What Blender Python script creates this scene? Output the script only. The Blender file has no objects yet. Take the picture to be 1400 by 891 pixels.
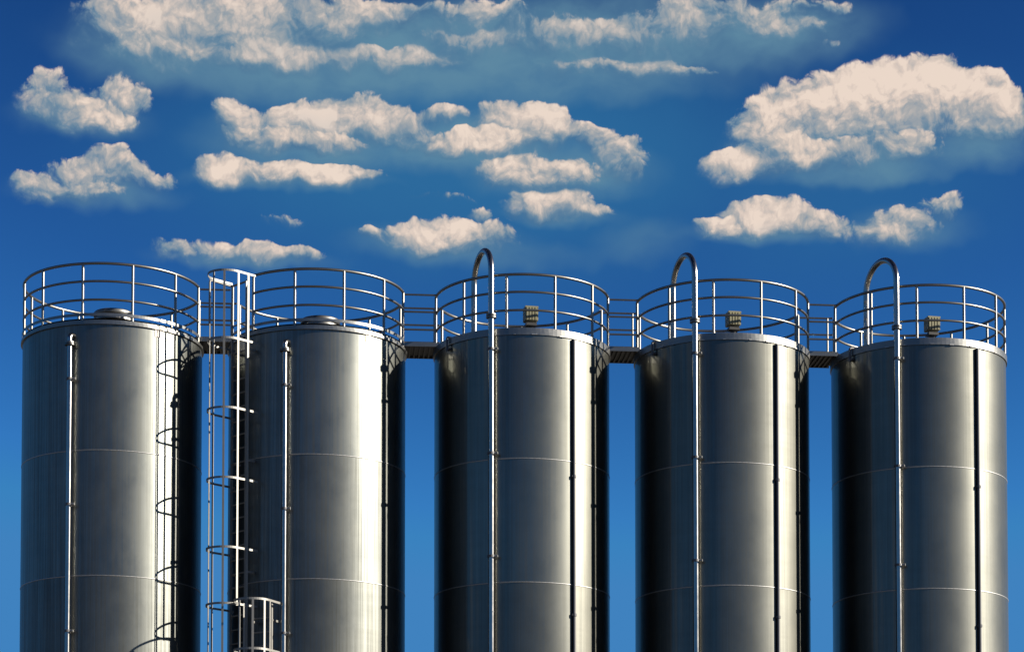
import bpy, math, random
from mathutils import Vector, Matrix
random.seed(7)
sc = bpy.context.scene
R_ = math.radians

# ------------------------------------------------------------------ camera
F_PX, W_PX, H_PX = 3340.0, 1400.0, 891.0          # focal length in photo pixels (about 86 mm)
PITCH, PP_X, PP_Y = R_(2.8), 700.0, 1257.0        # slight upward tilt, the rest is vertical lens shift
CAM_Z = 1.6
cam = bpy.data.cameras.new('camera'); camo = bpy.data.objects.new('camera', cam)
sc.collection.objects.link(camo); sc.camera = camo
camo.location = (0, 0, CAM_Z); camo.rotation_euler = (R_(90) + PITCH, 0, 0)
cam.sensor_fit = 'HORIZONTAL'; cam.sensor_width = 36.0
cam.lens = F_PX / W_PX * 36.0
cam.shift_y = (PP_Y - H_PX / 2) / W_PX
cam.clip_start = 0.1; cam.clip_end = 20000

# ------------------------------------------------------------------ light
EXPOSURE = 1.2
SUN_EL, SUN_FRONT = R_(23.5), R_(10.0)            # sun low on the right, a little on the camera's side
sun_dir = Vector((math.cos(SUN_EL) * math.cos(SUN_FRONT), -math.cos(SUN_EL) * math.sin(SUN_FRONT), math.sin(SUN_EL)))
sl = bpy.data.lights.new('sun', 'SUN'); sl.energy = 5.0; sl.angle = R_(0.5); sl.color = (1.0, 0.92, 0.80)
so = bpy.data.objects.new('sun', sl); sc.collection.objects.link(so)
so.rotation_euler = sun_dir.to_track_quat('Z', 'Y').to_euler(); so.location = (60, -20, 40)
sc.view_settings.view_transform = 'Standard'; sc.view_settings.look = 'None'
sc.view_settings.exposure = EXPOSURE; sc.view_settings.gamma = 1.0
sc.cycles.use_denoising = True
sc.cycles.max_bounces = 8; sc.cycles.glossy_bounces = 5; sc.cycles.diffuse_bounces = 3
sc.cycles.sample_clamp_indirect = 6.0

# ---- measuring helpers: where on the ground plan a line of sight from the measured photo lands
def project(p):
    x, y, z = p[0], p[1], p[2] - CAM_Z
    d = y * math.cos(PITCH) + z * math.sin(PITCH)
    u = z * math.cos(PITCH) - y * math.sin(PITCH)
    return PP_X + F_PX * x / d, PP_Y - F_PX * u / d
def bisect(f, a, b):
    fa = f(a)
    for _ in range(60):
        m = (a + b) / 2
        if (f(m) > 0) == (fa > 0): a = m
        else: b = m
    return (a + b) / 2
def z_at(x, y, py): return bisect(lambda z: project((x, y, z))[1] - py, 0.0, 30.0)
def azel(px, py):
    cx, cy = (px - PP_X) / F_PX, (PP_Y - py) / F_PX
    v = Vector((cx, math.cos(PITCH) - cy * math.sin(PITCH), math.sin(PITCH) + cy * math.cos(PITCH))).normalized()
    return math.atan2(v.x, v.y), math.asin(v.z)

# ------------------------------------------------------------------ sky
world = bpy.data.worlds.new('World'); sc.world = world; world.use_nodes = True
wt = world.node_tree; wt.nodes.clear()
class NT:
    def __init__(s, t): s.t = t
    def n(s, typ, **kw):
        nd = s.t.nodes.new(typ)
        for k, v in kw.items(): setattr(nd, k, v)
        return nd
    def put(s, sock, v):
        if v is None: return
        if hasattr(v, 'is_output') or isinstance(v, bpy.types.NodeSocket): s.t.links.new(v, sock)
        else: sock.default_value = v
    def m(s, op, a, b=None, c=None, clamp=False):
        nd = s.n('ShaderNodeMath', operation=op, use_clamp=clamp)
        for i, v in enumerate((a, b, c)): s.put(nd.inputs[i], v)
        return nd.outputs[0]
    def v(s, op, a, b=None, scale=None):
        nd = s.n('ShaderNodeVectorMath', operation=op)
        s.put(nd.inputs[0], a); s.put(nd.inputs[1], b)
        if scale is not None: s.put(nd.inputs['Scale'], scale)
        return nd.outputs['Value'] if op in ('LENGTH', 'DOT_PRODUCT') else nd.outputs[0]
    def mr(s, val, a, b, c=0.0, d=1.0, smooth=True):
        nd = s.n('ShaderNodeMapRange', interpolation_type='SMOOTHSTEP' if smooth else 'LINEAR')
        for i, x in enumerate((val, a, b, c, d)): s.put(nd.inputs[i], x)
        return nd.outputs[0]
    def noise(s, vec, scale, detail=4, rough=0.55, out='Fac', dim='3D'):
        nd = s.n('ShaderNodeTexNoise', noise_dimensions=dim)
        s.put(nd.inputs['Vector'], vec); s.put(nd.inputs['Scale'], scale)
        s.put(nd.inputs['Detail'], float(detail)); s.put(nd.inputs['Roughness'], rough)
        return nd.outputs[out]
    def mix(s, f, a, b, blend='MIX'):
        nd = s.n('ShaderNodeMix', data_type='RGBA', blend_type=blend)
        s.put(nd.inputs[0], f); s.put(nd.inputs[6], a); s.put(nd.inputs[7], b)
        return nd.outputs[2]
    def ramp(s, f, stops):
        nd = s.n('ShaderNodeValToRGB'); cr = nd.color_ramp
        while len(cr.elements) < len(stops): cr.elements.new(0.5)
        for e, (p, c) in zip(cr.elements, stops): e.position = p; e.color = (*c, 1)
        s.put(nd.inputs[0], f); return nd.outputs[0]
T = NT(wt)
SKY_STRENGTH = 0.05
SKY_SCALE = 2.0 ** -EXPOSURE / SKY_STRENGTH
CLOUD_RAMP = [(0.0, (0.07, 0.165, 0.30)), (0.32, (0.16, 0.26, 0.36)), (0.62, (0.42, 0.42, 0.42)), (0.85, (0.72, 0.60, 0.52)), (1.0, (0.86, 0.71, 0.60))]
skyt = T.n('ShaderNodeTexSky', sky_type='NISHITA', sun_disc=False)
skyt.sun_elevation = SUN_EL; skyt.sun_rotation = math.atan2(sun_dir.x, sun_dir.y)
skyt.air_density = 1.0; skyt.dust_density = 0.15; skyt.ozone_density = 4.0; skyt.altitude = 300
gam = T.n('ShaderNodeGamma'); wt.links.new(T.v('MINIMUM', skyt.outputs[0], (1.65, 2.78, 4.45)), gam.inputs[0]); gam.inputs[1].default_value = 2.65   # deep polarised blue, as photographed
sky_col = T.mix(1.0, gam.outputs[0], (0.1175, 0.1292, 0.0868, 1), 'MULTIPLY')

dirv = T.n('ShaderNodeTexCoord').outputs['Generated']
sx = T.n('ShaderNodeSeparateXYZ'); wt.links.new(dirv, sx.inputs[0])
PX = F_PX / 100.0                                   # sky angles in units of about 1.7 degrees
az = T.m('MULTIPLY', T.m('ARCTAN2', sx.outputs[0], sx.outputs[1]), PX)
el = T.m('MULTIPLY', T.m('ARCSINE', sx.outputs[2]), PX)
cmb = T.n('ShaderNodeCombineXYZ'); wt.links.new(az, cmb.inputs[0]); wt.links.new(el, cmb.inputs[1])
P0 = cmb.outputs[0]
# wobble of the cloud outlines
wob1 = T.v('SCALE', T.v('SUBTRACT', T.noise(P0, 1.7, 2, 0.5, 'Color', '2D'), (0.5, 0.5, 0.5)), scale=0.30)
P1 = T.v('ADD', P0, wob1)
wob2 = T.v('SCALE', T.v('SUBTRACT', T.noise(P0, 10.0, 3, 0.6, 'Color', '2D'), (0.5, 0.5, 0.5)), scale=0.075)
P2 = T.v('ADD', P1, wob2)
def billow(vec, sc_, det, rough, smooth):
    nd = T.n('ShaderNodeTexVoronoi', voronoi_dimensions='2D', feature='SMOOTH_F1', normalize=True)
    T.put(nd.inputs['Vector'], vec); T.put(nd.inputs['Scale'], sc_)
    nd.inputs['Detail'].default_value = det; nd.inputs['Roughness'].default_value = rough; nd.inputs['Lacunarity'].default_value = 2.1
    nd.inputs['Smoothness'].default_value = smooth
    return T.m('SUBTRACT', 1.0, nd.outputs['Distance'])
soft = T.noise(T.v('MULTIPLY', P1, (0.7, 1.25, 1)), 1.3, 4, 0.55, 'Fac', '2D')
def blob(vec, hx, hy, hw, hh):
    a0, e0 = azel(hx, hy); a1, _ = azel(hx + hw, hy); _, e1 = azel(hx, hy - hh)
    mp = T.n('ShaderNodeMapping', vector_type='TEXTURE')
    T.put(mp.inputs['Vector'], vec)
    mp.inputs['Location'].default_value = (a0 * PX, e0 * PX, 0)
    mp.inputs['Scale'].default_value = (abs(a1 - a0) * PX, abs(e1 - e0) * PX, 1)
    return mp.outputs[0]
# cloud heads: (x, y, half width, half height, weight) as measured, far heads first
FAR = [
 (160,35,68,58,.9),(235,58,75,48,.9),(300,28,90,50,.95),(350,70,80,30,.65),(420,34,90,52,.72),(400,86,90,22,.7),(530,85,110,20,.7),(510,20,70,30,.75),(650,20,110,30,.5),(640,62,90,24,.5),
 (780,50,100,32,.66),(900,45,80,38,.68),(830,92,130,18,.55),(990,20,90,36,.7),(1072,45,60,24,.62),(940,100,60,14,.55),(1110,10,70,20,.5),
 (66,138,52,46,.95),(165,140,52,36,.85),
 (158,230,50,34,1.0),(100,245,50,32,.9),
 (318,164,36,34,1.0),(370,178,50,36,.85),(428,172,52,38,.95),(494,162,54,42,1.05),(552,180,42,30,.85),(606,160,36,16,.7),(700,168,54,34,1.0),(744,172,38,38,1.0),
 (800,187,27,20,.95),(845,214,46,38,1.05),(655,298,24,20,.75),(292,344,34,20,.85),
 (1044,186,54,60,1.05),(1100,164,62,62,1.1),(1165,156,66,62,1.1),(1225,142,66,64,1.1),(1280,130,56,56,1.1),(1340,148,50,52,1.15),(1378,160,36,34,.95),
 (1022,300,44,28,1.0),(1074,300,48,28,1.0),(1288,282,42,24,.85),
]
NEAR = [
 (48,258,40,28,.9),(120,262,52,22,.8),(205,244,44,20,.85),(112,156,60,34,.9),(160,165,40,16,.6),
 (350,192,64,24,.9),(440,196,70,20,.85),(622,197,60,20,.85),(690,190,54,22,.85),
 (300,236,38,24,.95),(380,239,90,19,.95),(465,240,70,17,.8),
 (692,240,44,28,.95),(756,238,68,30,.95),(862,238,30,18,.7),
 (724,286,42,20,.95),(774,284,50,22,.95),(818,290,34,12,.7),
 (505,322,18,12,.75),(562,328,50,26,.75),(608,322,50,30,.9),(664,326,54,26,.85),
 (242,344,36,22,.8),(346,348,46,18,.85),(410,350,54,13,.75),(384,300,46,14,.5),(610,272,60,10,.4),
 (1000,232,48,24,1.0),(1070,214,60,34,.85),(1150,214,60,26,.7),(1240,200,60,30,.75),
 (976,314,42,20,.9),(1124,308,48,22,.95),(1240,304,66,28,.72),(1200,326,60,20,.6),(1130,60,20,12,.4),
]
# grey undersides and thin veils, partly see-through
SHADE = [(200,70,120,50,.7),(430,66,320,82,1.0),(780,60,350,78,1.0),(1050,40,160,54,.9),(560,120,420,30,.5),(110,162,100,30,.55),(130,262,115,26,.6),(430,196,165,46,.95),(640,196,165,42,.9),
 (770,236,130,42,.95),(390,246,140,16,.6),(770,294,85,16,.6),(600,332,130,28,.6),(340,354,130,16,.6),(1170,208,170,48,.85),(1350,196,70,40,.75),(1180,240,140,16,.6),
 (1050,318,115,18,.6),(1245,312,95,34,.45),(700,352,140,22,.3),(880,330,70,34,.3)]
HAZE = [(640,210,560,210,.75),(1130,240,340,170,.45)]
def layer(heads, off, relief_k, bias):
    acc_f = acc_2 = acc_s = None
    for (hx, hy, hw, hh, wgt) in heads:
        q = blob(P1, hx, hy, hw, hh)
        w = T.mr(T.v('LENGTH', q), 1.4, 0.25, 0.0, wgt)
        w2 = T.m('MULTIPLY', w, w)
        sv = T.v('DOT_PRODUCT', q, (0.30, 0.9, 0))
        acc_f = w if acc_f is None else T.m('ADD', acc_f, w)
        acc_2 = w2 if acc_2 is None else T.m('ADD', acc_2, w2)
        acc_s = T.m('MULTIPLY', sv, w2) if acc_s is None else T.m('MULTIPLY_ADD', sv, w2, acc_s)
    cover = T.m('MINIMUM', acc_f, 1.25)
    high = T.m('DIVIDE', acc_s, T.m('MAXIMUM', acc_2, 0.06))
    Q = T.v('ADD', P2, off)
    B0 = billow(Q, 2.9, 3.4, 0.64, 0.45)
    B1 = billow(T.v('ADD', Q, (0.045, 0.075, 0)), 2.9, 2.4, 0.6, 0.5)
    relief = T.m('SUBTRACT', B0, B1)
    gate = T.mr(cover, 0.02, 0.4)
    ragged = T.m('ADD', T.m('MULTIPLY', T.m('SUBTRACT', B0, 0.64), 1.35), T.m('MULTIPLY', T.m('SUBTRACT', soft, 0.5), 0.8))
    dens = T.m('ADD', cover, T.m('MULTIPLY', ragged, gate))
    low = T.mr(high, 0.25, -0.45)                      # bases are ragged and soft, tops crisp
    alpha = T.mr(dens, T.m('SUBTRACT', 0.33, T.m('MULTIPLY', low, 0.10)), T.m('ADD', 0.58, T.m('MULTIPLY', low, 0.85)))
    lit = T.m('MULTIPLY_ADD', high, 0.62, T.m('MULTIPLY', relief, relief_k))
    lit = T.m('MULTIPLY_ADD', T.m('SUBTRACT', soft, 0.5), 1.2, lit)
    lit = T.m('MULTIPLY_ADD', T.m('SUBTRACT', B0, 0.64), 0.5, lit)
    lit = T.m('MULTIPLY_ADD', T.m('SUBTRACT', cover, 0.8), 0.55, lit)
    lit = T.m('ADD', lit, bias, clamp=True)
    return T.m('MULTIPLY', alpha, 0.96), T.v('SCALE', T.ramp(lit, CLOUD_RAMP), scale=SKY_SCALE)
sh = None
for (hx, hy, hw, hh, wgt) in SHADE:
    w = T.mr(T.v('LENGTH', blob(P1, hx, hy, hw, hh)), 1.25, 0.2, 0.0, wgt)
    sh = w if sh is None else T.m('ADD', sh, T.m('MULTIPLY', w, T.m('SUBTRACT', 1.0, sh)))
sh = T.m('MULTIPLY', sh, T.mr(soft, 0.28, 0.66, 0.58, 1.0))
shade_col = T.v('SCALE', (0.125, 0.268, 0.372), scale=SKY_SCALE)
hz_ = None
for (hx, hy, hw, hh, wgt) in HAZE:
    w = T.mr(T.v('LENGTH', blob(P1, hx, hy, hw, hh)), 1.2, 0.2, 0.0, wgt)
    hz_ = w if hz_ is None else T.m('MAXIMUM', hz_, w)
haze_col = T.v('SCALE', (0.030, 0.165, 0.355), scale=SKY_SCALE)
aF, cF = layer(FAR, (0.0, 0.0, 0.0), 0.95, 0.45)
aN, cN = layer(NEAR, (7.3, 3.1, 0.0), 0.95, 0.45)
def bgnd(col):
    n = T.n('ShaderNodeBackground'); n.inputs[1].default_value = SKY_STRENGTH; T.put(n.inputs[0], col); return n.outputs[0]
def over(fac, below, above):
    n = T.n('ShaderNodeMixShader'); T.put(n.inputs[0], fac); T.put(n.inputs[1], below); T.put(n.inputs[2], above); return n.outputs[0]
view = over(hz_, bgnd(sky_col), bgnd(haze_col))
view = over(T.m('MULTIPLY', sh, 0.9), view, bgnd(shade_col))
view = over(aF, view, bgnd(cF))
view = over(T.m('MULTIPLY', sh, 0.25), view, bgnd(shade_col))
view = over(aN, view, bgnd(cN))
# the same broken cumulus carries on over the rest of the sky
g1 = T.noise(dirv, 5.0, 6, 0.58)
gcov = T.mr(g1, 0.55, 0.70, 0.0, 1.0)
gcov = T.m('MULTIPLY', gcov, T.mr(sx.outputs[2], 0.02, 0.2))
ghigh = T.m('SUBTRACT', g1, T.noise(T.v('ADD', dirv, (0.01, 0, 0.025)), 5.0, 6, 0.58))
gcol = T.ramp(T.m('ADD', T.m('MULTIPLY', ghigh, 3.0), 0.5, clamp=True), CLOUD_RAMP)
bg_rest = T.n('ShaderNodeBackground'); bg_rest.inputs[1].default_value = SKY_STRENGTH
wt.links.new(T.mix(T.m('MULTIPLY', gcov, 0.85), sky_col, T.v('SCALE', gcol, scale=SKY_SCALE)), bg_rest.inputs[0])
inside = T.m('MULTIPLY', T.mr(T.m('ABSOLUTE', az), 9.0, 7.8), T.mr(el, 16.0, 14.6))
inside = T.m('MULTIPLY', inside, T.mr(el, 3.0, 4.0))
ms = T.n('ShaderNodeMixShader')
wt.links.new(inside, ms.inputs[0]); wt.links.new(bg_rest.outputs[0], ms.inputs[1]); wt.links.new(view, ms.inputs[2])
wo = T.n('ShaderNodeOutputWorld'); wt.links.new(ms.outputs[0], wo.inputs[0])

# ------------------------------------------------------------------ materials
def new_mat(name):
    m = bpy.data.materials.new(name); m.use_nodes = True
    t = m.node_tree; t.nodes.clear(); N = NT(t)
    b = N.n('ShaderNodeBsdfPrincipled'); o = N.n('ShaderNodeOutputMaterial')
    t.links.new(b.outputs[0], o.inputs[0])
    return m, N, b
def shell_mat(name, col, rough, streak, bump, tint, sharp, sharp_w):
    m, N, b = new_mat(name)
    oc = N.n('ShaderNodeTexCoord').outputs['Object']
    rnd = N.n('ShaderNodeObjectInfo').outputs['Random']
    off = N.n('ShaderNodeCombineXYZ'); N.put(off.inputs[2], N.m('MULTIPLY', rnd, 40.0))
    p = N.v('ADD', oc, off.outputs[0])
    st = N.mr(N.noise(N.v('MULTIPLY', p, (26, 26, 0.2)), 1.0, 5, 0.68), 0.30, 0.70, -0.5, 0.5)   # rain streaks running down
    fine = N.noise(N.v('MULTIPLY', p, (75, 75, 0.35)), 1.0, 3, 0.6)           # brushed grain
    bl = N.noise(N.v('MULTIPLY', p, (1.2, 1.2, 0.8)), 1.3, 5, 0.62)           # cloudy patina
    hz = N.noise(N.v('MULTIPLY', p, (0.5, 0.5, 7.0)), 1.0, 4, 0.6)            # faint rolling marks around the sheet
    lev = N.m('MULTIPLY_ADD', N.m('SUBTRACT', bl, 0.5), streak * 0.8, N.m('MULTIPLY', st, streak))
    lev = N.m('MULTIPLY_ADD', N.m('SUBTRACT', fine, 0.5), streak * 0.9, lev)
    lev = N.m('MULTIPLY_ADD', N.m('SUBTRACT', hz, 0.5), 0.16, lev)
    lev = N.m('MULTIPLY_ADD', N.m('SUBTRACT', rnd, 0.5), 0.24, lev)
    k = N.m('ADD', 1.0, lev)
    N.put(b.inputs['Base Color'], N.v('SCALE', N.mix(N.mr(bl, 0.35, 0.7), (*col, 1), (*tint, 1)), scale=k))
    b.inputs['Metallic'].default_value = 1.0
    N.put(b.inputs['Roughness'], N.m('ADD', rough, N.m('MULTIPLY', lev, -0.35)))
    bp = N.n('ShaderNodeBump'); bp.inputs['Strength'].default_value = bump; bp.inputs['Distance'].default_value = 0.02
    big = N.noise(N.v('MULTIPLY', p, (1.0, 1.0, 0.8)), 1.6, 2, 0.5)
    N.put(bp.inputs['Height'], N.m('ADD', N.m('MULTIPLY', big, 1.0), N.m('MULTIPLY', fine, 0.02)))
    N.put(b.inputs['Normal'], bp.outputs[0])
    g2 = N.n('ShaderNodeBsdfPrincipled')                                      # thin smooth rolled skin over the brushed sheet
    g2.inputs['Metallic'].default_value = 1.0
    N.t.links.new(b.inputs['Base Color'].links[0].from_socket, g2.inputs['Base Color'])
    N.put(g2.inputs['Roughness'], N.m('ADD', sharp, N.m('MULTIPLY', lev, -0.15)))
    N.put(g2.inputs['Normal'], bp.outputs[0])
    mx = N.n('ShaderNodeMixShader'); mx.inputs[0].default_value = sharp_w
    out = [n for n in N.t.nodes if n.type == 'OUTPUT_MATERIAL'][0]
    N.t.links.new(b.outputs[0], mx.inputs[1]); N.t.links.new(g2.outputs[0], mx.inputs[2]); N.t.links.new(mx.outputs[0], out.inputs[0])
    return m
def metal(name, col, rough, var=0.15, scale=9.0, metallic=1.0):
    m, N, b = new_mat(name)
    oc = N.n('ShaderNodeTexCoord').outputs['Object']
    nz = N.noise(oc, scale, 5, 0.65)
    k = N.m('ADD', 1.0, N.m('MULTIPLY', N.m('SUBTRACT', nz, 0.5), var * 2))
    N.put(b.inputs['Base Color'], N.v('SCALE', (*col,), scale=k))
    b.inputs['Metallic'].default_value = metallic
    N.put(b.inputs['Roughness'], N.m('ADD', rough, N.m('MULTIPLY', N.m('SUBTRACT', nz, 0.5), var)))
    return m
M = {
 'shell_dull': shell_mat('weathered_steel', (0.146, 0.150, 0.136), 0.485, 0.42, 0.08, (0.110, 0.115, 0.107), 0.26, 0.2),
 'shell_bright': shell_mat('stainless_steel', (0.140, 0.140, 0.122), 0.455, 0.20, 0.015, (0.118, 0.119, 0.105), 0.09, 0.32),
 'rim': metal('rim_steel', (0.19, 0.19, 0.18), 0.42, 0.2),
 'weld': metal('weld_bead', (0.30, 0.30, 0.29), 0.5, 0.25, 25),
 'galv': metal('galvanised_tube', (0.19, 0.185, 0.17), 0.40, 0.08, 5),
 'flat': metal('galvanised_flat_bar', (0.20, 0.195, 0.18), 0.55, 0.12, 6, 0.6),
 'pipe': metal('stainless_pipe', (0.30, 0.29, 0.27), 0.24, 0.12, 7),
 'clamp': metal('clamp_steel', (0.15, 0.145, 0.135), 0.4, 0.2, 20),
 'conduit': metal('dark_conduit', (0.055, 0.055, 0.06), 0.45, 0.2, 12, 0.0),
 'deck': metal('walkway_steel', (0.09, 0.085, 0.08), 0.6, 0.25, 16, 0.3),
 'hatch': metal('hatch_aluminium', (0.17, 0.168, 0.16), 0.5, 0.2, 12),
 'vent': metal('vent_paint', (0.20, 0.185, 0.11), 0.5, 0.2, 20, 0.2),
 'black': metal('black_rubber', (0.02, 0.02, 0.02), 0.6, 0.2, 20, 0.0),
 'plate': metal('name_plate', (0.44, 0.40, 0.34), 0.5, 0.2, 20, 0.3),
}
def ground_mat():
    m, N, b = new_mat('yard_ground')
    oc = N.n('ShaderNodeTexCoord').outputs['Object']
    n1 = N.noise(oc, 0.08, 6, 0.6); n2 = N.noise(oc, 30.0, 4, 0.7)
    c = N.ramp(N.m('ADD', N.m('MULTIPLY', n1, 0.8), N.m('MULTIPLY', n2, 0.2)), [(0.3, (0.05, 0.05, 0.045)), (0.55, (0.11, 0.10, 0.085)), (0.75, (0.15, 0.13, 0.10))])
    N.put(b.inputs['Base Color'], c); b.inputs['Roughness'].default_value = 0.9
    return m
M['ground'] = ground_mat()
def concrete_mat():
    m, N, b = new_mat('concrete')
    oc = N.n('ShaderNodeTexCoord').outputs['Object']
    c = N.ramp(N.noise(oc, 1.5, 8, 0.65), [(0.3, (0.22, 0.21, 0.2)), (0.7, (0.36, 0.35, 0.33))])
    N.put(b.inputs['Base Color'], c); b.inputs['Roughness'].default_value = 0.85
    return m
M['concrete'] = concrete_mat()

# ------------------------------------------------------------------ mesh helpers
class MB:
    def __init__(s): s.v = []; s.f = []; s.sm = []
    def add(s, vs, fs, smooth):
        o = len(s.v); s.v += [tuple(v) for v in vs]
        for f in fs: s.f.append(tuple(i + o for i in f)); s.sm.append(smooth)
        return s
    def box(s, c, size, mat=None):
        hx, hy, hz = size[0] / 2, size[1] / 2, size[2] / 2
        vs = [Vector((x * hx, y * hy, z * hz)) for z in (-1, 1) for y in (-1, 1) for x in (-1, 1)]
        if mat: vs = [mat @ v for v in vs]
        vs = [v + Vector(c) for v in vs]
        return s.add(vs, [(0,2,3,1),(4,5,7,6),(0,1,5,4),(2,6,7,3),(0,4,6,2),(1,3,7,5)], False)
    def tube(s, pts, r, n=10, closed=False, caps=True):
        pts = [Vector(p) for p in pts]; k = len(pts); rings = []
        nrm = None
        for i in range(k):
            if closed: t = (pts[(i + 1) % k] - pts[i - 1]).normalized()
            else: t = (pts[min(i + 1, k - 1)] - pts[max(i - 1, 0)]).normalized()
            if nrm is None:
                a = Vector((0, 0, 1)) if abs(t.z) < 0.9 else Vector((0, 1, 0))
                nrm = (a - t * a.dot(t)).normalized()
            else: nrm = (nrm - t * nrm.dot(t)).normalized()
            b = t.cross(nrm)
            rings.append([pts[i] + (nrm * math.cos(2 * math.pi * j / n) + b * math.sin(2 * math.pi * j / n)) * r for j in range(n)])
        vs = [v for rg in rings for v in rg]; fs = []
        for i in range(k if closed else k - 1):
            i2 = (i + 1) % k
            for j in range(n):
                j2 = (j + 1) % n
                fs.append((i * n + j, i * n + j2, i2 * n + j2, i2 * n + j))
        s.add(vs, fs, True)
        if caps and not closed:
            s.add(rings[0], [tuple(reversed(range(n)))], False); s.add(rings[-1], [tuple(range(n))], False)
        return s
    def lathe(s, prof, n=128, c=(0, 0, 0), smooth=True, a0=0.0, a1=2 * math.pi):
        full = abs(a1 - a0 - 2 * math.pi) < 1e-6; m = n if full else n + 1; k = len(prof)
        vs = [(c[0] + r * math.sin(a0 + (a1 - a0) * i / n), c[1] - r * math.cos(a0 + (a1 - a0) * i / n), c[2] + z) for i in range(m) for (r, z) in prof]
        fs = [(i * k + j, ((i + 1) % m) * k + j, ((i + 1) % m) * k + j + 1, i * k + j + 1) for i in range(n) for j in range(k - 1)]
        return s.add(vs, fs, smooth)
    def mesh(s, name, mat):
        me = bpy.data.meshes.new(name); me.from_pydata(s.v, [], s.f); me.update()
        me.polygons.foreach_set('use_smooth', s.sm)
        me.materials.append(mat); return me
    def build(s, name, mat, parent=None, loc=(0, 0, 0)):
        return link(name, s.mesh(name, mat), parent, loc)
def link(name, me, parent=None, loc=(0, 0, 0)):
    o = bpy.data.objects.new(name, me); sc.collection.objects.link(o); o.location = loc
    if parent: o.parent = parent
    return o
def thing(name, label, cat, loc=(0, 0, 0), group=None):
    o = bpy.data.objects.new(name, None); sc.collection.objects.link(o); o.location = loc; o.empty_display_size = 0.3
    o['label'] = label; o['category'] = cat
    if group: o['group'] = group
    return o
def fillet(pts, rad, n=8):
    pts = [Vector(p) for p in pts]; out = [pts[0]]
    for i in range(1, len(pts) - 1):
        a = (pts[i - 1] - pts[i]); b = (pts[i + 1] - pts[i]); d = min(rad, a.length * .49, b.length * .49)
        p, q = pts[i] + a.normalized() * d, pts[i] + b.normalized() * d
        for k in range(n + 1):
            t = k / n; out.append(p * (1 - t) ** 2 + pts[i] * 2 * t * (1 - t) + q * t * t)
    out.append(pts[-1]); return out
def pol(r, a, z=0.0): return Vector((r * math.sin(a), -r * math.cos(a), z))
def arc(r, a0, a1, z, n): return [pol(r, a0 + (a1 - a0) * i / n, z) for i in range(n + 1)]

# ------------------------------------------------------------------ layout
RAD = 1.70
YC = [46.30, 46.625, 46.95, 47.275, 47.60]
XPIX = [152.5, 433.0, 713.5, 987.5, 1257.0]
ZREF = 11.5
XC = [bisect(lambda x: project((x, y, ZREF))[0] - px, -20, 20) for y, px in zip(YC, XPIX)]
fx, fy = XC[2], YC[2] - RAD                           # front line of the middle silo
Z_RIM0 = z_at(fx, fy, 457.0); Z_RIM1 = z_at(fx, fy, 448.0)
Z_RAIL = [z_at(fx, fy, y) for y in (374.5, 398.5, 423.4)]
Z_SEAM1 = z_at(fx, fy, 626.0); Z_SEAM2 = z_at(fx, fy, 795.0)
COURSE = Z_SEAM1 - Z_SEAM2
seams = []
z = Z_SEAM1
while z > 0.4: seams.append(z); z -= COURSE
levels = [Z_RIM0 + 0.02] + seams + [0.15]
def alpha_at(i, px, r, z=ZREF):
    return bisect(lambda a: project((XC[i] + r * math.sin(a), YC[i] - r * math.cos(a), z))[0] - px, R_(-75), R_(75))
def z_on(i, r, a, py): return z_at(XC[i] + r * math.sin(a), YC[i] - r * math.cos(a), py)

# ------------------------------------------------------------------ ground
gm = MB(); gm.add([(-6000, -6000, 0), (6000, -6000, 0), (6000, 6000, 0), (-6000, 6000, 0)], [(0, 1, 2, 3)], False)
g = gm.build('ground', M['ground']); g['kind'] = 'structure'
g = MB().box((0.2, 46.95, 0.075), (21.5, 5.2, 0.15)).build('concrete_pad', M['concrete']); g['kind'] = 'structure'

# ------------------------------------------------------------------ silos
labels = [
 'weathered steel silo with roof hatch, leftmost in the row, free on its left side',
 'weathered steel silo with roof hatch, carrying the caged ladders on its left side',
 'shiny stainless silo with arched pipe, the middle one of the five silos',
 'shiny stainless silo with arched pipe, between two other arched-pipe silos',
 'shiny stainless silo with arched pipe, rightmost in the row, lit on its free side']
def weld_mesh():
    return MB().lathe([(RAD + 0.001, -0.012), (RAD + 0.007, -0.005), (RAD + 0.007, 0.005), (RAD + 0.001, 0.012)], 128).mesh('weld_seam', M['weld'])
weld_me = weld_mesh()
course_me = {}
def course(mat, z0, z1):
    k = (mat, round(z0 - z1, 4))
    if k not in course_me:
        h = z0 - z1
        course_me[k] = MB().lathe([(RAD, -h), (RAD, -h * .5), (RAD, 0)], 160).mesh('shell_course', M[mat])
    return course_me[k]
POSTS = [R_(a) for a in (-41.0, -10.0, 21.5, 52.5)]
A_FRONT, A_BACK = R_(81.5), R_(111.0)                 # the guard rail opens here on to the walkways
RR = RAD - 0.015
post_h = Z_RAIL[0] - Z_RIM1
post_me = MB().tube([(0, 0, -0.04), (0, 0, post_h)], 0.026, 12).mesh('post', M['galv'])
silos = []
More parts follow.
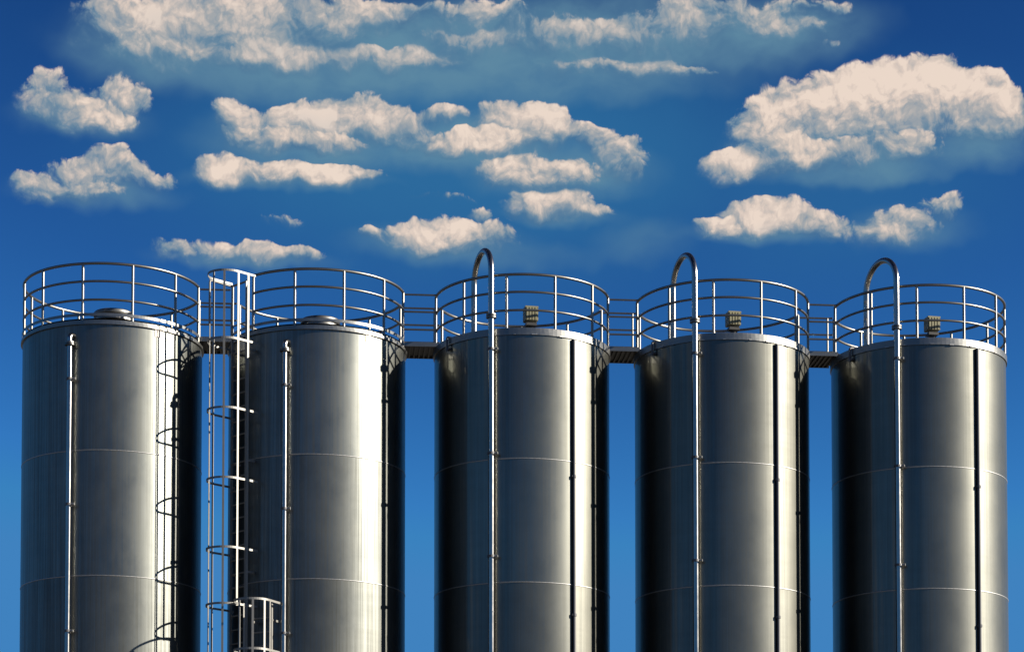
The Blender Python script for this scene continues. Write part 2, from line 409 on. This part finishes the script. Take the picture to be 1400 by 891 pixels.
for i in range(5):
    dull = i < 2; mat = 'shell_dull' if dull else 'shell_bright'
    s = thing('silo', labels[i], 'silo', (XC[i], YC[i], 0), 'steel silos standing in a row'); silos.append(s)
    for k in range(len(levels) - 1):
        c = link('shell_course', course(mat, levels[k], levels[k + 1]), s, (0, 0, levels[k]))
        if k < len(levels) - 2: link('weld_seam', weld_me, c, (0, 0, levels[k + 1] - levels[k]))
    # roof with its edge
    rf = MB().lathe([(RAD - 0.004, Z_RIM1 - 0.012), (0.9, Z_RIM1 + 0.06), (0.0, Z_RIM1 + 0.12)], 96).build('roof', M['rim'], s)
    if dull:
        MB().lathe([(RAD - 0.01, Z_RIM0 - 0.004), (RAD + 0.035, Z_RIM0), (RAD + 0.035, Z_RIM0 + 0.045), (RAD + 0.004, Z_RIM0 + 0.05), (RAD + 0.004, Z_RIM0 + 0.085), (RAD - 0.04, Z_RIM0 + 0.09)], 128, smooth=False).build('roof_rim', M['rim'], rf)
        MB().lathe([(RAD + 0.012, Z_RIM1 + 0.03), (RAD + 0.018, Z_RIM1 + 0.03), (RAD + 0.018, Z_RIM1 + 0.085), (RAD + 0.012, Z_RIM1 + 0.085), (RAD + 0.012, Z_RIM1 + 0.03)], 128, smooth=False, a0=R_(-180) if i == 0 else R_(-70), a1=R_(80)).build('toe_board', M['rim'], rf)
    else:
        MB().lathe([(RAD + 0.002, Z_RIM0 - 0.006), (RAD + 0.022, Z_RIM0 - 0.006), (RAD + 0.022, Z_RIM1), (RAD - 0.02, Z_RIM1 + 0.003)], 128, smooth=False).build('roof_rim', M['rim'], rf)
        jm = MB()
        a = alpha_at(i, (784, 1063, 1338)[i - 2] - 3, RAD + .02)
        jm.box(pol(RAD + 0.0235, a, (Z_RIM0 + Z_RIM1) / 2), (0.05, 0.006, 0.12), Matrix.Rotation(a, 3, 'Z')).build('rim_joint', M['clamp'], rf)
    # guard rail: top rail with knee rails and posts
    left_gap, right_gap = i > 0, i < 4
    segs = []
    if i == 0: segs = [(-(2 * math.pi - A_BACK), A_FRONT)]
    elif i == 4: segs = [(-A_FRONT, 2 * math.pi - A_BACK)]
    elif i == 1: segs = [(R_(-41.0), A_FRONT), (A_BACK, 2 * math.pi - A_BACK)]
    else: segs = [(-A_FRONT, A_FRONT), (A_BACK, 2 * math.pi - A_BACK)]
    def rail(zz, r):
        m = MB()
        for (a0, a1) in segs: m.tube(arc(RR, a0, a1, zz, max(12, int((a1 - a0) * 22))), r, 10)
        return m
    gr = rail(Z_RAIL[0], 0.027).build('guard_rail', M['galv'], s)
    for zz in Z_RAIL[1:]: rail(zz, 0.023).build('knee_rail', M['galv'], gr)
    pa = list(POSTS) + [R_(147), R_(180), R_(-147)]
    pa += [A_FRONT, A_BACK] if right_gap else [R_(84), R_(116)]
    if i == 0: pa += [R_(-72), R_(-103), R_(-135)]
    elif i == 1: pa += [-A_BACK, R_(-46)]
    else: pa += [-A_FRONT, -A_BACK]
    for a in pa: link('post', post_me, gr, tuple(pol(RR, a, Z_RIM1)))
    # roof fittings
    if dull:
        px = (153.5, 437)[i]; a = alpha_at(i, px, 0.85); c = pol(0.85, a)
        zt = z_on(i, 0.85 + .37, a, (420.5, 430.5)[i])
        h = MB().lathe([(0.34, Z_RIM1 - 0.0), (0.34, zt - 0.06)], 48, (c.x, c.y, 0)).build('hatch', M['hatch'], s)
        MB().lathe([(0.345, zt - 0.10), (0.375, zt - 0.09), (0.375, zt - 0.015), (0.36, zt), (0.0, zt + 0.01)], 48, (c.x, c.y, 0)).build('hatch_lid', M['hatch'], h)
        MB().lathe([(0.345, zt - 0.20), (0.43, zt - 0.20), (0.43, zt - 0.17), (0.345, zt - 0.17)], 48, (c.x, c.y, 0), smooth=False).build('hatch_flange', M['clamp'], h)
        px, py = ((214.5, 455), (503, 461.5))[i]
        a = alpha_at(i, px, RAD); zz = z_on(i, RAD, a, py)
        MB().box(pol(RAD + 0.006, a, zz), (0.13, 0.008, 0.16), Matrix.Rotation(a, 3, 'Z')).build('name_plate', M['plate'], s)
    else:
        a = alpha_at(i, (612, 893.5, 1164.5)[i - 2], RAD + .04)
        z1 = Z_RIM1 - 0.01
        bm = MB().tube(fillet([pol(RAD - .05, a, z1 + .03), pol(RAD + .06, a, z1 + .03), pol(RAD + .06, a, z1 - .24)], .05), 0.022, 10)
        bm.box(pol(RAD + .03, a, z1 - .2), (.09, .06, .04), Matrix.Rotation(a, 3, 'Z')).build('overflow_stub', M['conduit'], s)
        for q in range(9):
            a = R_(-62 + 14.5 * q + random.uniform(-5, 5))
            MB().box(pol(RAD + .026, a, Z_RIM0 + random.uniform(-.004, .004)), (random.uniform(.03, .11), .012, .016), Matrix.Rotation(a, 3, 'Z')).build('rim_clip', M['weld'], rf)

# ------------------------------------------------------------------ ribbed vent boxes on the roofs
vent_lab = ['ribbed olive grey vent box on the roof of the middle silo',
            'ribbed olive grey vent box on the roof of the fourth silo from the left',
            'ribbed olive grey vent box on the roof of the rightmost silo']
for k, (px, yt, yb) in enumerate([(725.5, 418.5, 443), (1003.5, 425.5, 449), (1276.5, 432.5, 456)]):
    i = k + 2; a = alpha_at(i, px, 1.15); p = pol(1.15, a)
    zt = z_on(i, 1.3, a, yt); zb = z_on(i, 1.3, a, yb - 3.0)
    v = thing('vent_box', vent_lab[k], 'vent box', (XC[i] + p.x, YC[i] + p.y, 0), 'ribbed vent boxes on the silo roofs')
    v.rotation_euler.z = R_(12)
    MB().lathe([(0.05, Z_RIM1), (0.05, zb)], 16).build('stem', M['black'], v)
    MB().box((0, 0, zb - .02), (0.20, 0.20, 0.05)).build('base_plate', M['black'], v)
    MB().box((0, 0, (zt + zb) / 2 + .02), (0.21, 0.21, zt - zb - .06)).build('housing', M['vent'], v)
    MB().box((0, 0, zt), (0.25, 0.25, 0.03)).build('lid', M['vent'], v)
    rm = MB().box((0, 0, 0), (0.036, 0.022, zt - zb - .06)).mesh('rib', M['vent'])
    for f in range(4):
        for q in (-0.084, -0.028, 0.028, 0.084):
            o = link('rib', rm, v); an = f * math.pi / 2
            o.location = Matrix.Rotation(an, 3, 'Z') @ Vector((q, -0.116, 0)) + Vector((0, 0, (zt + zb) / 2 + .02)); o.rotation_euler.z = an

# ------------------------------------------------------------------ pipes on the shells
def brackets(parent, a, r, zs, pr, mat='clamp'):
    for zz in zs:
        rot = Matrix.Rotation(a, 3, 'Z')
        m = MB().lathe([(pr + .002, -.022), (pr + .016, -.022), (pr + .016, .022), (pr + .002, .022)], 16, pol(r, a, zz), smooth=False)
        m.box(pol((RAD + r - pr) / 2, a, zz), (0.04, max(0.02, r - pr - RAD), 0.045), rot)
        k = MB().tube([pol(r, a, zz) + rot @ Vector((pr + .012, 0, 0)), pol(r, a, zz) + rot @ Vector((pr + .075, 0, 0))], .024, 8)
        br = m.build('bracket', M['conduit'], parent)
        k.build('clamp_bolt', M['weld'], br)
def flange(parent, p, pr, h=.035, mat='clamp', big=.04):
    MB().lathe([(pr, -h / 2), (pr + big, -h / 2), (pr + big, h / 2), (pr, h / 2)], 20, p, smooth=False).build('flange', M[mat], parent)
pipe_lab = ['slim steel pipe down the front of the leftmost silo, elbow under the roof edge',
            'slim steel pipe down the front of the silo with the caged ladder']
for i, px, ytop, yfl, ybr in ((0, 93.5, 455.5, 468.5, (517.7, 689, 862)), (1, 388.5, 464, 477, (526, 695, 865))):
    pr, r = 0.047, RAD + 0.115; a = alpha_at(i, px, r)
    zt = z_on(i, r, a, ytop) - .02
    t = thing('filling_pipe', pipe_lab[i], 'pipe', (XC[i], YC[i], 0), 'filling pipes on the silo fronts')
    MB().tube(fillet([pol(RAD - .05, a + .02, zt), pol(r, a, zt), pol(r, a, .2)], .11, 10), pr, 14).build('pipe', M['pipe'], t)
    flange(t, pol(r, a, z_on(i, r, a, yfl)), pr)
    MB().lathe([(pr, -.012), (pr + .05, -.012), (pr + .05, 0.0), (pr, 0.0)], 20, (0, 0, 0), smooth=False).build('flange', M['clamp'], t, tuple(pol(r, a, z_on(i, r, a, yfl) - .035)))
    brackets(t, a, r, [z_on(i, r, a, y) for y in ybr] + [z_on(i, r, a, ybr[-1]) - COURSE * q for q in (1, 2, 3)], pr)
arch_lab = ['fat steel pipe arching over the rail of the middle silo',
            'fat steel pipe arching over the rail of the fourth silo from the left',
            'fat steel pipe arching over the rail of the rightmost silo']
for k, (px, pxb, yap, yfl, ybr, yj) in enumerate([(671.5, 647.5, 341.5, 430.6, (477, 619.5, 760), 836), (951.0, 925.0, 347.5, 437, (483, 625, 766), 838), (1228.0, 1194.0, 354.5, 446, (490, 637, 772), 847)]):
    i = k + 2; pr, r = 0.057, RAD + 0.115; a = alpha_at(i, px, r)
    t = thing('filling_pipe', arch_lab[k], 'pipe', (XC[i], YC[i], 0), 'filling pipes on the silo fronts')
    f = pol(r, a); rad = 0.50
    # far leg stands on the roof, further back and to the left
    dx = (pxb - px) * YC[i] / F_PX + 0.02 * k
    dy = math.sqrt((2 * rad) ** 2 - dx * dx); d = Vector((dx, dy, 0)) / (2 * rad)
    top = f + d * rad * .7
    zap = z_at(XC[i] + top.x, YC[i] + top.y, yap); z0 = zap - rad
    pts = [f + Vector((0, 0, .2)), f + Vector((0, 0, z0 - .4))]
    for q in range(33):
        th = math.pi * q / 32
        pts.append(f + d * rad * (1 - math.cos(th)) + Vector((0, 0, z0 + rad * math.sin(th))))
    pts.append(f + d * 2 * rad + Vector((0, 0, Z_RIM1)))
    MB().tube(pts, pr, 16).build('pipe', M['pipe'], t)
    flange(t, f + Vector((0, 0, z_on(i, r, a, yfl))), pr, .03)
    flange(t, f + Vector((0, 0, z_on(i, r, a, yfl) - .045)), pr, .03)
    flange(t, f + Vector((0, 0, z_on(i, r, a, yj))), pr, .012, 'pipe', .004)
    flange(t, f + d * 2 * rad + Vector((0, 0, Z_RIM1 + .08)), pr, .03)
    zs = [z_on(i, r, a, y) for y in ybr]
    brackets(t, a, r, zs + [zs[-1] - (zs[1] - zs[2]) * q for q in (1, 2, 3, 4)], pr)
con_lab = ['thin dark conduit down the right half of the middle silo',
           'thin dark conduit down the right half of the fourth silo from the left',
           'thin dark conduit down the right half of the rightmost silo']
for k, (px, ybr) in enumerate([(785, (651, 840)), (1063.5, (655.5, 843)), (1338.5, (665, 855))]):
    i = k + 2; r = RAD + .032; a = alpha_at(i, px, r)
    t = thing('conduit', con_lab[k], 'conduit', (XC[i], YC[i], 0), 'conduits on the shiny silos')
    MB().tube([pol(r, a, Z_RIM0 - .02), pol(r, a, .2)], .030, 10).build('pipe', M['conduit'], t)
    zs = [z_on(i, r, a, y) for y in ybr]
    for zz in zs + [zs[-1] - (zs[0] - zs[1]) * q for q in (1, 2)]:
        MB().lathe([(.031, -.025), (.044, -.025), (.044, .025), (.031, .025)], 12, pol(r, a, zz), smooth=False).box(pol(RAD + .025, a, zz), (.09, .05, .03), Matrix.Rotation(a, 3, 'Z')).build('clip', M['conduit'], t)

# ------------------------------------------------------------------ walkways between the roofs
walk_lab = ['railed steel walkway behind the caged ladder, joining the two weathered silos',
            'railed steel walkway from the second silo with roof hatch to the middle silo',
            'railed steel walkway between the middle silo and the fourth silo',
            'railed steel walkway leading to the rightmost silo']
DZ0, DZ1 = Z_RIM1 + 0.02, Z_RIM1 + 0.10
for i in range(4):
    A, B = Vector((XC[i], YC[i], 0)), Vector((XC[i + 1], YC[i + 1], 0))
    mid = (A + B) / 2; ang = math.atan2(B.y - A.y, B.x - A.x)
    t = thing('walkway', walk_lab[i], 'walkway', (mid.x, mid.y, 0), 'walkways joining the silo roofs'); t.rotation_euler.z = ang
    half = (B - A).length / 2
    lx = half - RAD + 0.30; y0, y1 = -0.24, 0.62
    # deck: side channels, grating bars
    dk = MB().box((0, y0, (DZ0 + DZ1) / 2), (2 * lx - .5, 0.012, DZ1 - DZ0)).build('side_channel', M['galv'], t)
    MB().box((0, y1, (DZ0 + DZ1) / 2), (2 * lx - .5, 0.012, DZ1 - DZ0)).build('side_channel', M['galv'], t)
    gt = MB().box((0, (y0 + y1) / 2, DZ1 - .032), (2 * lx, y1 - y0 - .02, .008)).build('deck_plate', M['deck'], t)
    bar = MB().box((0, 0, 0), (0.03, y1 - y0 - .014, 0.05)).mesh('cross_bar', M['deck'])
    nb = 7
    for q in range(nb): link('cross_bar', bar, gt, ((q - (nb - 1) / 2) * (2 * lx - .5) / nb, (y0 + y1) / 2, DZ0 + .028))
    # front rails run from ring to ring, back rails turn in to a corner post
    fl = half - RR * math.sin(A_FRONT); yf = -RR * math.cos(A_FRONT)
    for q, zz in enumerate(Z_RAIL):
        MB().tube([(-fl, yf, zz), (fl, yf, zz)], .019, 8).build('front_rail', M['galv'], t)
    bl = half - RR * math.sin(A_BACK); yb = -RR * math.cos(A_BACK)
    for q, zz in enumerate(Z_RAIL):
        MB().tube(fillet([(-bl - .0, yb, zz), (-bl + .1, yb + .02, zz), (bl - .05, yb + .02, zz), (bl, yb, zz)], .03, 3), .019, 8).build('back_rail', M['galv'], t)
    for xx in (bl - .10,):
        MB().tube([(xx, yb + .02, DZ1 - .03), (xx, yb + .02, Z_RAIL[0])], .02, 8).build('corner_post', M['galv'], t)

# ------------------------------------------------------------------ caged ladders on the second silo
def flat(m, path, w, th, up=(0, 0, 1), outer=None):
    """flat bar along a horizontal path: w tall, th thick"""
    path = [Vector(p) for p in path]; vs = []; n = len(path)
    for k in range(n):
        t = (path[min(k + 1, n - 1)] - path[max(k - 1, 0)]).normalized(); s_ = Vector((t.y, -t.x, 0)) * th / 2
        for sg, hz in ((1, -1), (1, 1), (-1, 1), (-1, -1)): vs.append(path[k] + s_ * sg + Vector((0, 0, hz * w / 2)))
    fs = []
    for k in range(n - 1):
        for j in range(4): fs.append((k * 4 + j, k * 4 + (j + 1) % 4, k * 4 + 4 + (j + 1) % 4, k * 4 + 4 + j))
    fs += [(3, 2, 1, 0), tuple((n - 1) * 4 + j for j in range(4))]
    return m.add(vs, fs, False)
def ladder(label, a, hoop_px, bars, z_top_rail, z_bot, near_stop, out_s=.46):
    i = 1
    t = thing('caged_ladder', label, 'ladder', (XC[i], YC[i], 0), 'caged ladders on the second silo')
    u = Vector((math.sin(a), -math.cos(a), 0)); w = Vector((math.cos(a), math.sin(a), 0))   # outward, towards camera side
    P = lambda rr, tg, z: u * rr + w * tg + Vector((0, 0, z))
    rl, hw, hr = RAD + .20, .215, .35; rc = RAD + .05 + out_s
    def hpath(z, r0=RAD + .02):
        pts = [P(r0, hr, z), P(rc, hr, z)]
        for q in range(1, 24): th = math.pi / 2 - math.pi * q / 24; pts.append(P(rc + hr * math.cos(th), hr * math.sin(th), z))
        return pts + [P(rc, -hr, z), P(r0, -hr, z)]
    ref = P(rc + hr * math.cos(R_(75)), hr * math.sin(R_(75)), 0)
    hz = [z_at(XC[i] + ref.x, YC[i] + ref.y, py) for py in hoop_px]
    zz = hz[-1] - 1.3
    while zz > 2.4: hz.append(zz); zz -= 1.3
    for q, z in enumerate(hz):
        top = q == 0 and z > Z_RIM1 + .5
        pth = hpath(z) if not top else hpath(z, RAD + .10)
        flat(MB(), pth, .04, .010).build('hoop', M['flat'], t)
        if top:   # ties the cage to the guard rail
            e = pol(RR, R_(-41), Z_RAIL[0])
            MB().tube([P(RAD + .10, hr, z), e], .018, 8).build('tie_rail', M['flat'], t)
    for kind, px, stop in bars:
        if kind == 'near':      # straight near side of the cage
            val = bisect(lambda q: project((XC[i] + P(q, hr, 0).x, YC[i] + P(q, hr, 0).y, ZREF))[0] - px, RAD, rc); c = P(val, hr, 0); an = a + R_(90)
        else:
            lo, hi = ((-55, 89) if kind == 'front' else (-55, -120))
            fn = lambda q: project((XC[i] + P(rc + hr * math.cos(R_(q)), hr * math.sin(R_(q)), 0).x, YC[i] + P(rc + hr * math.cos(R_(q)), hr * math.sin(R_(q)), 0).y, ZREF))[0] - px
            val = bisect(fn, lo, hi); c = P(rc + hr * math.cos(R_(val)), hr * math.sin(R_(val)), 0); an = a + R_(val)
        zb = hz[stop] - .03 if stop else 2.2
        bar = MB().box((c.x, c.y, (hz[0] + .02 + zb) / 2), (.04, .008, hz[0] + .02 - zb), Matrix.Rotation(an, 3, 'Z'))
        bar.build('cage_bar', M['flat'], t)
    for sg in (-1, 1):
        m = MB().box(P(rl, hw * sg, (z_top_rail + z_bot) / 2), (.02, .045, z_top_rail - z_bot), Matrix.Rotation(a, 3, 'Z'))
        m.build('stringer', M['flat'], t)
    rung = MB().tube([w * -hw, w * hw], .014, 8).mesh('rung', M['flat'])
    z = min(z_top_rail - .25, Z_RIM1 + .08)
    while z > z_bot: link('rung', rung, t, tuple(P(rl, 0, z))); z -= .262
    stand = MB().box((0, 0, 0), (.03, .2, .04), Matrix.Rotation(a, 3, 'Z')).mesh('standoff', M['flat'])
    z = min(z_top_rail, Z_RIM0) - .3
    while z > z_bot:
        for sg in (-1, 1): link('standoff', stand, t, tuple(P(RAD + .09, hw * sg, z)))
        z -= 2.1
    return t, P, hz, rl, hw
aL = alpha_at(1, 326, RAD + .2)
z385 = z_at(XC[1] + (RAD + .2) * math.sin(aL), YC[1] - (RAD + .2) * math.cos(aL), 386.5)
t, P, hz, rl, hw = ladder('tall caged ladder climbing to the roof between the two weathered silos', aL,
    (369.5, 461.5, 556.5, 652, 747, 824), [('near', 338, None), ('near', 324.5, 5), ('front', 305, None), ('front', 290.5, None), ('back', 285.5, None)], z385, z_at(XC[1] - 1.6, YC[1] - 1, 905) , True)
# walk-through hand loop beside the top of the ladder
MB().tube(fillet([P(rl, -hw, z385 - .03), P(rl + .5, -hw - .05, z385 - .0), P(rl + .5, -hw - .05, Z_RIM1 + .05)], .05, 4), .02, 8).build('hand_loop', M['flat'], t)
MB().tube([P(rl, -hw, z385 - .02), P(rl, hw, z385 - .02)], .02, 8).build('top_bar', M['flat'], t)
a2 = alpha_at(1, 359, RAD + .2)
zt2 = z_at(XC[1] - 1.2, YC[1] - 2.0, 822)
ladder('lower caged ladder starting beside the foot of the tall ladder cage', a2, (818.5, 886.5),
    [('back', 320, None), ('front', 328, None), ('front', 346.5, None), ('front', 362.5, None), ('near', 370, None)], zt2, .2, False)
